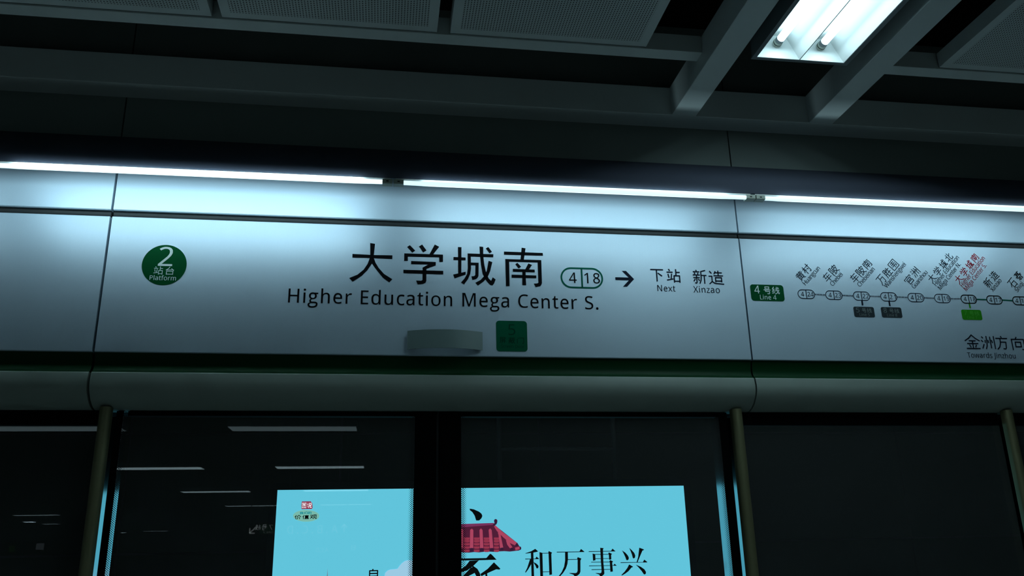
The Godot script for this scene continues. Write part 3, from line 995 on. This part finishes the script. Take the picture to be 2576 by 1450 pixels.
func build_doors() -> void:
	var st := start()
	box(st, Vector3(-6, 2.0455, -0.20), Vector3(7, 2.158, -0.1165))
	var o := put("door_track", st, mats.frame_black, self, "black door track hidden behind the rounded header rail")
	o.set_meta("category", "track")
	post(-0.8975, -0.8620, 1.0, "rounded steel post on the badge side of the doors")
	post(1.2240, 1.2620, -1.0, "rounded steel post on the line map side of the doors")
	post(2.300, 2.335, 0.0, "distant steel post below the end of the line map")
	door_leaf(-0.8555, 0.1775, 0.0210, "sliding glass door leaf on the badge side")
	door_leaf(1.2200, 0.1870, 0.0320, "sliding glass door leaf under the next station words")
	fixed_screen(-3.2, -0.8985, "dark fixed glass screen beyond the post, badge side")
	fixed_screen(1.2630, 2.299, "dark fixed glass screen below the line map")
	fixed_screen(2.336, 5.0, "dark fixed glass screen past the distant post")

# ------------------------------------------------------------------ backlit poster across the track
const POSTER_Z := -3.50
func print_part(t: Node3D, called: String, text: String, corner: Vector2, scale: float, m: Material, step: float, label := "") -> MeshInstance3D:
	var st := start()
	traced(st, text, corner, scale, POSTER_Z, POSTER_Z + 0.001 * step)
	return put(called, st, m, t, label)

func build_poster() -> void:
	var t := thing("poster_lightbox", "backlit pale blue poster box with a red tiled roof across the track", "lightbox")
	var x0 := -0.737
	var x1 := 2.279
	var y1 := 2.042
	var y0 := 0.54
	var st := start()
	for r in [[x0 - 0.05, y1, x1 + 0.05, y1 + 0.05], [x0 - 0.05, y0 - 0.05, x1 + 0.05, y0], [x0 - 0.05, y0, x0, y1], [x1, y0, x1 + 0.05, y1]]:
		box(st, Vector3(r[0], r[1], -3.64), Vector3(r[2], r[3], POSTER_Z + 0.012), 0.002)
	put("frame", st, mats.frame_black, t, "black frame")
	st = start()
	box(st, Vector3(x0, y0, -3.62), Vector3(x1, y1, POSTER_Z))
	put("backlit_face", st, glow("poster_blue", Color(0.375, 0.762, 0.852), POSTER_GLOW), t, "glowing pale blue sheet")
	area(t, Vector3((x0 + x1) * 0.5, (y0 + y1) * 0.5, POSTER_Z + 0.02), Vector2(x1 - x0, y1 - y0), Vector3(0, 0, 1), Vector3.UP, Color(0.375, 0.762, 0.852), 0.2 / PI)
	var ink := paint("poster_ink", Color(0.02, 0.045, 0.10), 0.9)
	var dark := paint("poster_black", Color(0.02, 0.03, 0.04), 0.9)
	var c := Vector2(1150, 1265)
	var s := 7.839
	print_part(t, "printed_character", "85,1105 575,1095 650,1010 680,1025 778,1130 400,1140 85,1145 -150,1150 -150,1108|245,1150 430,1140 320,1250 200,1340 85,1375 -40,1420 -40,1380 85,1310 170,1250|310,1245 400,1310 450,1400 470,1500 385,1500 375,1450 345,1390 290,1290|275,1280 330,1290 345,1390 230,1450 120,1500 60,1500 200,1360|455,1412 600,1310 725,1180 852,1305 835,1325 770,1318 640,1375 590,1400 600,1470 680,1560 620,1560 560,1470 555,1415 480,1455", c, s, dark, 1.0, "lower strokes of a large black brush character")
	print_part(t, "printed_stroke", "248,120 330,135 430,180 480,220 497,265 480,310 435,355 375,355 345,260 300,190 250,150", c, s, dark, 1.0, "black brush dot above the printed roof")
	print_part(t, "printed_words", "175,345 400,265 550,175 655,265 640,285 480,320 180,360|385,320 480,310 490,700 510,1250 410,1250 395,700|170,550 555,548 600,470 698,555 690,568 170,578|350,575 400,575 395,770 290,950 190,1085 165,1070 250,890|490,680 590,735 660,800 680,850 665,905 625,928 595,910 560,820 500,720|712,300 825,330 850,1250 745,1250|1045,330 1065,260 1195,320 1165,370 1192,1155 1090,1175 1058,360|825,335 1050,330 1050,355 825,358|835,1045 1085,1040 1085,1062 838,1070|1370,288 2235,275 2297,178 2428,285 2410,298 1375,315|1688,310 1795,308 1800,560 1780,750 1720,930 1620,1090 1480,1250 1420,1250 1560,1060 1650,860 1690,620|1795,572 2145,570 2145,592 1795,600|2140,570 2172,490 2312,548 2275,620 2275,1050 2240,1130 2160,1200 2060,1230 2000,1160 1850,1110 1850,1095 2090,1100 2140,1075 2165,1010 2165,590", Vector2(1310, 1370), 15.153, ink, 1.0, "dark blue printed words")
	print_part(t, "printed_words", "165,268 1015,255 1070,165 1185,265 1170,275 165,295|600,135 740,150 710,195 725,700 765,1110 740,1160 680,1210 600,1230 570,1160 430,1110 430,1095 600,1108 645,1080 655,1000 625,600 605,190|312,355 415,380 425,610 330,632|410,378 910,375 910,398 410,402|905,375 930,312 1057,365 1020,410 1030,575 945,595 930,400|412,540 940,535 940,555 412,562|260,672 950,665 978,600 1095,655 1060,705 1088,1040 990,1055 968,688 260,695|180,815 1110,803 1145,740 1230,810 1220,820 180,840|272,958 985,945 985,968 272,985|1430,232 1560,320 1650,420 1692,500 1690,570 1650,612 1600,605 1560,490 1500,360|1705,135 1800,220 1900,330 1940,430 1930,510 1885,545 1845,525 1810,390 1760,260|2092,130 2275,200 2255,230 2215,240 2130,440 2030,685 1990,685 2050,480|1380,690 2230,680 2282,585 2402,680 2385,695 1380,718|1705,770 1855,855 1840,880 1800,885 1680,1030 1560,1120 1430,1195 1410,1170 1530,1050 1640,900|1955,775 2150,860 2290,960 2350,1060 2340,1130 2300,1155 2260,1140 2180,1020 2060,880", Vector2(1470, 1370), 15.153, ink, 1.0, "dark blue printed words")
	# printed roof
	var wine := glow("print_wine", Color(0.33, 0.10, 0.22), 0.9)
	var plum := glow("print_plum", Color(0.50, 0.20, 0.38), 0.9)
	var pink := glow("print_pink", Color(0.72, 0.28, 0.40), 0.9)
	var rose := glow("print_rose", Color(0.62, 0.21, 0.31), 0.9)
	var aub := glow("print_aubergine", Color(0.22, 0.09, 0.22), 0.9)
	var roof := print_part(t, "printed_roof", "-260,440 85,428 720,405 745,450 1190,800 1225,860 1262,880 1255,930 1215,948 1150,955 1040,968 930,960 830,965 740,975 640,970 540,972 430,985 330,978 230,990 85,985 -260,990", c, s, wine, 1.0, "printed red tiled roof")
	print_part(roof, "printed_ridge", "-260,440 85,425 720,403 735,440 85,490 -260,505", c, s, plum, 2.0)
	print_part(roof, "printed_finial", "725,360 740,330 765,325 790,345 792,385 775,430 735,455 700,445 735,405", c, s, aub, 3.0)
	for span in [[-60, 55], [132, 245], [330, 440], [525, 635], [725, 825]]:
		var rows := ""
		for y in [690, 740, 800, 865, 930]:
			rows += "%d,%d %d,%d %d,%d %d,%d %d,%d %d,%d|" % [span[0], y, span[1], y, span[1], y + 38, span[1] - 25, y + 48, span[0] + 25, y + 48, span[0], y + 38]
		print_part(roof, "printed_tiles", rows.trim_suffix("|"), c, s, rose, 2.0)
	for e in "255,540 290,515 318,545 318,900 248,900|440,540 470,510 500,545 517,900 450,900|620,540 650,510 680,545 712,900 645,900|800,590 850,610 908,890 845,900 815,640|960,740 1010,760 1092,890 1040,905 985,830|62,540 90,515 120,545 118,900 50,900".split("|"):
		print_part(roof, "printed_tile_roll", e, c, s, pink, 3.0)
	print_part(roof, "printed_hip", "725,470 755,450 880,570 1000,660 1180,795 1150,850 1040,800 900,680 780,560|1140,890 1225,868 1250,915 1150,945", c, s, pink, 4.0)
	for e in "248,930 262,905 290,895 318,905 330,935 320,972 255,975|445,930 460,905 485,895 515,905 528,935 520,968 450,970|645,930 660,905 688,895 715,905 725,935 718,968 650,970|845,920 865,895 890,887 915,905 905,945 850,940|1040,915 1065,890 1090,890 1120,920 1110,950 1045,955|1140,840 1175,795 1200,830 1205,855 1150,858|1228,872 1255,880 1264,905 1252,935 1232,930".split("|"):
		print_part(roof, "printed_roll_end", e, c, s, aub, 5.0)
	# small emblem with words
	c = Vector2(720, 1250)
	s = 18.12
	var oval := PackedVector2Array()
	var text := ""
	for i in 40:
		var a := TAU * i / 40.0
		text += "%.1f,%.1f " % [910 + 600 * cos(a), 880 + 270 * sin(a)]
	var emblem := print_part(t, "printed_emblem", text.strip_edges(), c, s, glow("print_straw", Color(0.50, 0.76, 0.70), 0.95), 1.0, "pale oval emblem with small words")
	print_part(emblem, "printed_stamp", "715,225 1120,218 1190,310 1195,400 1205,500 1170,565 700,575 690,400", c, s, glow("print_crimson", Color(0.58, 0.16, 0.27), 0.95), 2.0, "red stamp with two white characters")
	st = start()
	var zz := POSTER_Z + 0.003
	character_px(st, "图", 725, 280, 915, 525, 1.3, POSTER_Z, zz, c, s)
	character_px(st, "说", 945, 265, 1165, 525, 1.3, POSTER_Z, zz, c, s)
	put("printed_stamp_words", st, glow("print_white", Color(0.86, 0.88, 0.90), 1.0), emblem)
	st = start()
	character_px(st, "我", 620, 685, 800, 815, 1.4, POSTER_Z, zz, c, s)
	character_px(st, "们", 815, 680, 970, 810, 1.4, POSTER_Z, zz, c, s)
	character_px(st, "的", 990, 675, 1160, 805, 1.4, POSTER_Z, zz, c, s)
	put("printed_small_words", st, glow("print_teal", Color(0.10, 0.55, 0.58), 0.9), emblem)
	st = start()
	character_px(st, "价", 380, 835, 690, 1050, 1.7, POSTER_Z, zz, c, s)
	character_px(st, "值", 735, 835, 1050, 1045, 1.7, POSTER_Z, zz, c, s)
	character_px(st, "观", 1085, 820, 1400, 1025, 1.7, POSTER_Z, zz, c, s)
	put("printed_large_words", st, dark, emblem)
	# cloud, spire and a character at the lower edge
	print_part(t, "printed_cloud", "1725,620 1740,540 1800,480 1880,450 1960,445 2060,430 2110,360 2170,290 2250,230 2340,205 2480,215 2600,270 2680,360 2760,420 2860,450 2940,520 2960,620", Vector2(800, 1390), 10.304, glow("print_cloud", Color(0.63, 0.82, 0.92), 1.0), 1.0, "pale printed cloud")
	print_part(t, "printed_spire", "246,400 238,520 215,760 260,760 250,520", Vector2(800, 1390), 10.304, glow("print_spire", Color(0.46, 0.55, 0.58), 0.9), 1.0)
	st = start()
	character_px(st, "自", 1322, 420, 1558, 715, 3.0, POSTER_Z, POSTER_Z + 0.001, Vector2(800, 1390), 10.304)
	put("printed_words", st, paint("poster_navy", Color(0.02, 0.14, 0.30), 0.9), t, "dark blue printed character")
	# thin pipework on the tunnel wall above the poster
	var p := thing("pipe_frame", "thin grey pipe frame on the tunnel wall above the poster", "pipes")
	st = start()
	for x in [on_z(1256, 1150, -3.6).x, on_z(1546, 1150, -3.6).x]:
		st = start()
		extrude(st, round_outline(Vector2(x, -3.60), 0.018, 10), along_y(2.095), 0.9, 40.0)
		put("upright", st, mats.pipe_grey, p)
	st = start()
	var bar := on_z(1400, 1130, -3.6)
	extrude(st, round_outline(Vector2(-3.60, bar.y), 0.014, 10), along_x(on_z(1256, 1150, -3.6).x), on_z(1546, 1150, -3.6).x - on_z(1256, 1150, -3.6).x, 40.0)
	put("crossbar", st, mats.pipe_grey, p)

# ------------------------------------------------------------------ platform hall behind the camera, seen only in the door glass
func hall_light(x0: float, x1: float, z: float, depth: float, y: float, power: float, label: String) -> void:
	var t := thing("hall_light", label, "ceiling light", "long ceiling lights of the platform hall")
	var st := start()
	box(st, Vector3(x0 - 0.01, y, z - depth * 0.5 - 0.01), Vector3(x1 + 0.01, y + 0.08, z + depth * 0.5 + 0.01))
	put("housing", st, mats.lamp_edge, t)
	st = start()
	box(st, Vector3(x0, y - 0.006, z - depth * 0.5), Vector3(x1, y - 0.0005, z + depth * 0.5))
	put("diffuser", st, glow("hall_diffuser", TUBE_TINT, HALL_GLOW * power), t, "glowing diffuser")
	area(t, Vector3((x0 + x1) * 0.5, y - 0.008, z), Vector2(x1 - x0, depth), Vector3.DOWN, Vector3.BACK, TUBE_TINT, HALL_GLOW * power / PI)
	for x in [lerpf(x0, x1, 0.2), lerpf(x0, x1, 0.8)]:
		st = start()
		extrude(st, round_outline(Vector2(x, z), 0.006, 8), along_y(y + 0.08), 3.9 - y - 0.08, 40.0)
		put("hanger", st, mats.lamp_edge, t)

func hall_sign(lo: Vector3, hi: Vector3, m: Material, label: String) -> Node3D:
	var t := thing("hanging_sign", label, "sign", "dark signs in the platform hall")
	var st := start()
	box(st, lo, hi, 0.004)
	put("board", st, m, t)
	for x in [lo.x + 0.1, hi.x - 0.1]:
		st = start()
		extrude(st, round_outline(Vector2(x, (lo.z + hi.z) * 0.5), 0.012, 8), along_y(hi.y), 3.9 - hi.y, 40.0)
		put("hanger", st, mats.lamp_edge, t)
	return t

# lettering that faces the doors (-z), written from the reader's left, which is +x
func sign_words(t: Node3D, text: String, x_left: float, x_right: float, base: float, cap: float, z: float, m: Material) -> void:
	var st := start()
	var flatst := start()
	latin(flatst, text, Vector2(0, 0), Vector2(x_left - x_right, 0), cap, 0)
	var got := flatst.commit().surface_get_arrays(0)
	var v: PackedVector3Array = got[Mesh.ARRAY_VERTEX]
	var n := Vector3(0, 0, -1)
	for k in range(0, v.size(), 3):
		var p := []
		for q in 3:
			p.append(Vector3(x_left - v[k + q].x, base + v[k + q].y, z))
		tri(st, p[0], p[1], p[2], n, n, n)
	put("sign_lettering", st, m, t)

func build_hall() -> void:
	var y := 3.14
	var cols := [[-4.75, -3.18, "beside the row of signs"], [-1.90, -0.345, "nearest the middle of the hall"]]
	var rows := [[7.95, "in the first hall row", 0.6], [12.85, "in the second hall row", 1.8], [18.55, "in the third hall row", 1.8], [24.6, "in the fourth hall row", 1.0]]
	for r in rows:
		for c in cols:
			hall_light(c[0], c[1], r[0], 0.38, y, r[2], "long lamp %s, %s" % [r[1], c[2]])
	# lamps far down the hall, placed from their mirror images in the glass
	for q in [[38, 146, 1297, 1.0, "long lamp far down the hall by the end wall"], [110, 147, 1319, 1.0, "short lamp far down the hall past the wide sign"], [62, 86, 1314, 6.0, "bright short lamp far down the hall by the end wall"], [361, 421, 1337, 1.0, "lamp at the very back of the hall"], [361, 371, 1346, 6.0, "tiny bright lamp at the very back of the hall"]]:
		var m := on_y((q[0] + q[1]) * 0.5, q[2], y)
		var half := (on_z(q[1], q[2], m.z).x - on_z(q[0], q[2], m.z).x) * 0.5
		hall_light(m.x - half, m.x + half, minf(2.0 * GLASS_Z - m.z, 49.0), 0.4, y, q[3], q[4])
	# signs that the door glass mirrors
	var white := glow("sign_white", Color(0.86, 0.9, 0.9), 0.9)
	var zs := 20.0
	var mirror := 2.0 * GLASS_Z - zs
	var a := on_z(622, 1345, mirror)
	var b := on_z(690, 1320, mirror)
	var t := hall_sign(Vector3(a.x - 0.05, a.y - 0.03, zs), Vector3(b.x + 0.06, b.y + 0.03, zs + 0.12), mats.frame_black, "dark hanging sign with an arrow and a green line 7 field")
	var st := start()
	var g := on_z(652, 1345, mirror)
	box(st, Vector3(g.x, a.y, zs - 0.006), Vector3(b.x, b.y, zs))
	put("green_field", st, glow("sign_green", Color(0.02, 0.22, 0.07), 0.7), t)
	sign_words(t, "Line 7", b.x - 0.02, g.x + 0.1, a.y + 0.02, 0.05, zs - 0.008, white)
	sign_words(t, "7", b.x - 0.02, b.x - 0.12, a.y + 0.10, 0.12, zs - 0.008, white)
	st = start()
	var u := (b.y - a.y) * 0.4
	for q in [["号", 0.24], ["线", 0.40]]:
		var one := start()
		character(one, q[0], Vector2.ZERO, Vector2(0.065, 0), Vector2(0, 0.065), 0.016, 0)
		var v: PackedVector3Array = one.commit().surface_get_arrays(0)[Mesh.ARRAY_VERTEX]
		for k in range(0, v.size(), 3):
			var p := []
			for w in 3:
				p.append(Vector3(b.x - q[1] - v[k + w].x, a.y + 0.165 + v[k + w].y, zs - 0.008))
			tri(st, p[0], p[1], p[2], Vector3(0, 0, -1), Vector3(0, 0, -1), Vector3(0, 0, -1))
	put("sign_characters", st, white, t)
	st = start()
	var ac := Vector3((a.x + g.x) * 0.5, (a.y + b.y) * 0.5, zs - 0.004)
	for q in [[Vector2(u, u), Vector2(-u, -u)], [Vector2(-u, -u), Vector2(-u, u * 0.4)], [Vector2(-u, -u), Vector2(u * 0.4, -u)]]:
		flat_line(st, Vector2(ac.x, ac.y) + q[0], Vector2(ac.x, ac.y) + q[1], 0.035, ac.z)
	put("sign_arrow", st, white, t)
	# exit sign with letters
	a = on_z(722, 1345, mirror)
	b = on_z(872, 1318, mirror)
	t = hall_sign(Vector3(a.x - 0.1, a.y - 0.04, zs), Vector3(b.x + 0.1, b.y + 0.04, zs + 0.12), mats.frame_black, "dark hanging exit sign with an arrow and the letters A to D")
	sign_words(t, "A.B.C.D", b.x - 0.22, a.x, a.y + 0.01, 0.20, zs - 0.004, white)
	st = start()
	var ax := b.x - 0.06
	for q in [[Vector2(0, -0.09), Vector2(0, 0.1)], [Vector2(0, 0.1), Vector2(-0.07, 0.02)], [Vector2(0, 0.1), Vector2(0.07, 0.02)]]:
		flat_line(st, Vector2(ax, (a.y + b.y) * 0.5) + q[0], Vector2(ax, (a.y + b.y) * 0.5) + q[1], 0.03, zs - 0.004)
	put("sign_arrow", st, white, t)
	# smaller signs farther off
	zs = 30.0
	mirror = 2.0 * GLASS_Z - zs
	a = on_z(794, 1390, mirror)
	b = on_z(908, 1376, mirror)
	t = hall_sign(Vector3(a.x - 0.1, a.y - 0.08, zs), Vector3(b.x + 0.1, b.y + 0.08, zs + 0.12), mats.frame_black, "small dark exit sign deep in the hall with the letters A C D and B")
	sign_words(t, "A.C.D", on_z(826, 1385, mirror).x, a.x, a.y, 0.15, zs - 0.004, white)
	sign_words(t, "B", b.x - 0.2, b.x - 0.37, a.y + 0.05, 0.17, zs - 0.004, white)
	a = on_z(22, 1390, mirror)
	b = on_z(112, 1366, mirror)
	t = hall_sign(Vector3(a.x - 0.05, a.y - 0.05, zs), Vector3(b.x + 0.05, b.y + 0.05, zs + 0.12), mats.frame_black, "wide dark sign deep in the hall with a green square and a white square")
	st = start()
	box(st, Vector3(a.x, a.y, zs - 0.01), Vector3(a.x + 0.18, a.y + 0.22, zs))
	put("green_square", st, glow("sign_lime", Color(0.14, 0.3, 0.05), 0.7), t)
	st = start()
	box(st, Vector3(b.x - 0.26, a.y + 0.06, zs - 0.01), Vector3(b.x, b.y - 0.02, zs))
	put("white_square", st, glow("sign_pale", Color(0.5, 0.55, 0.58), 0.7), t)
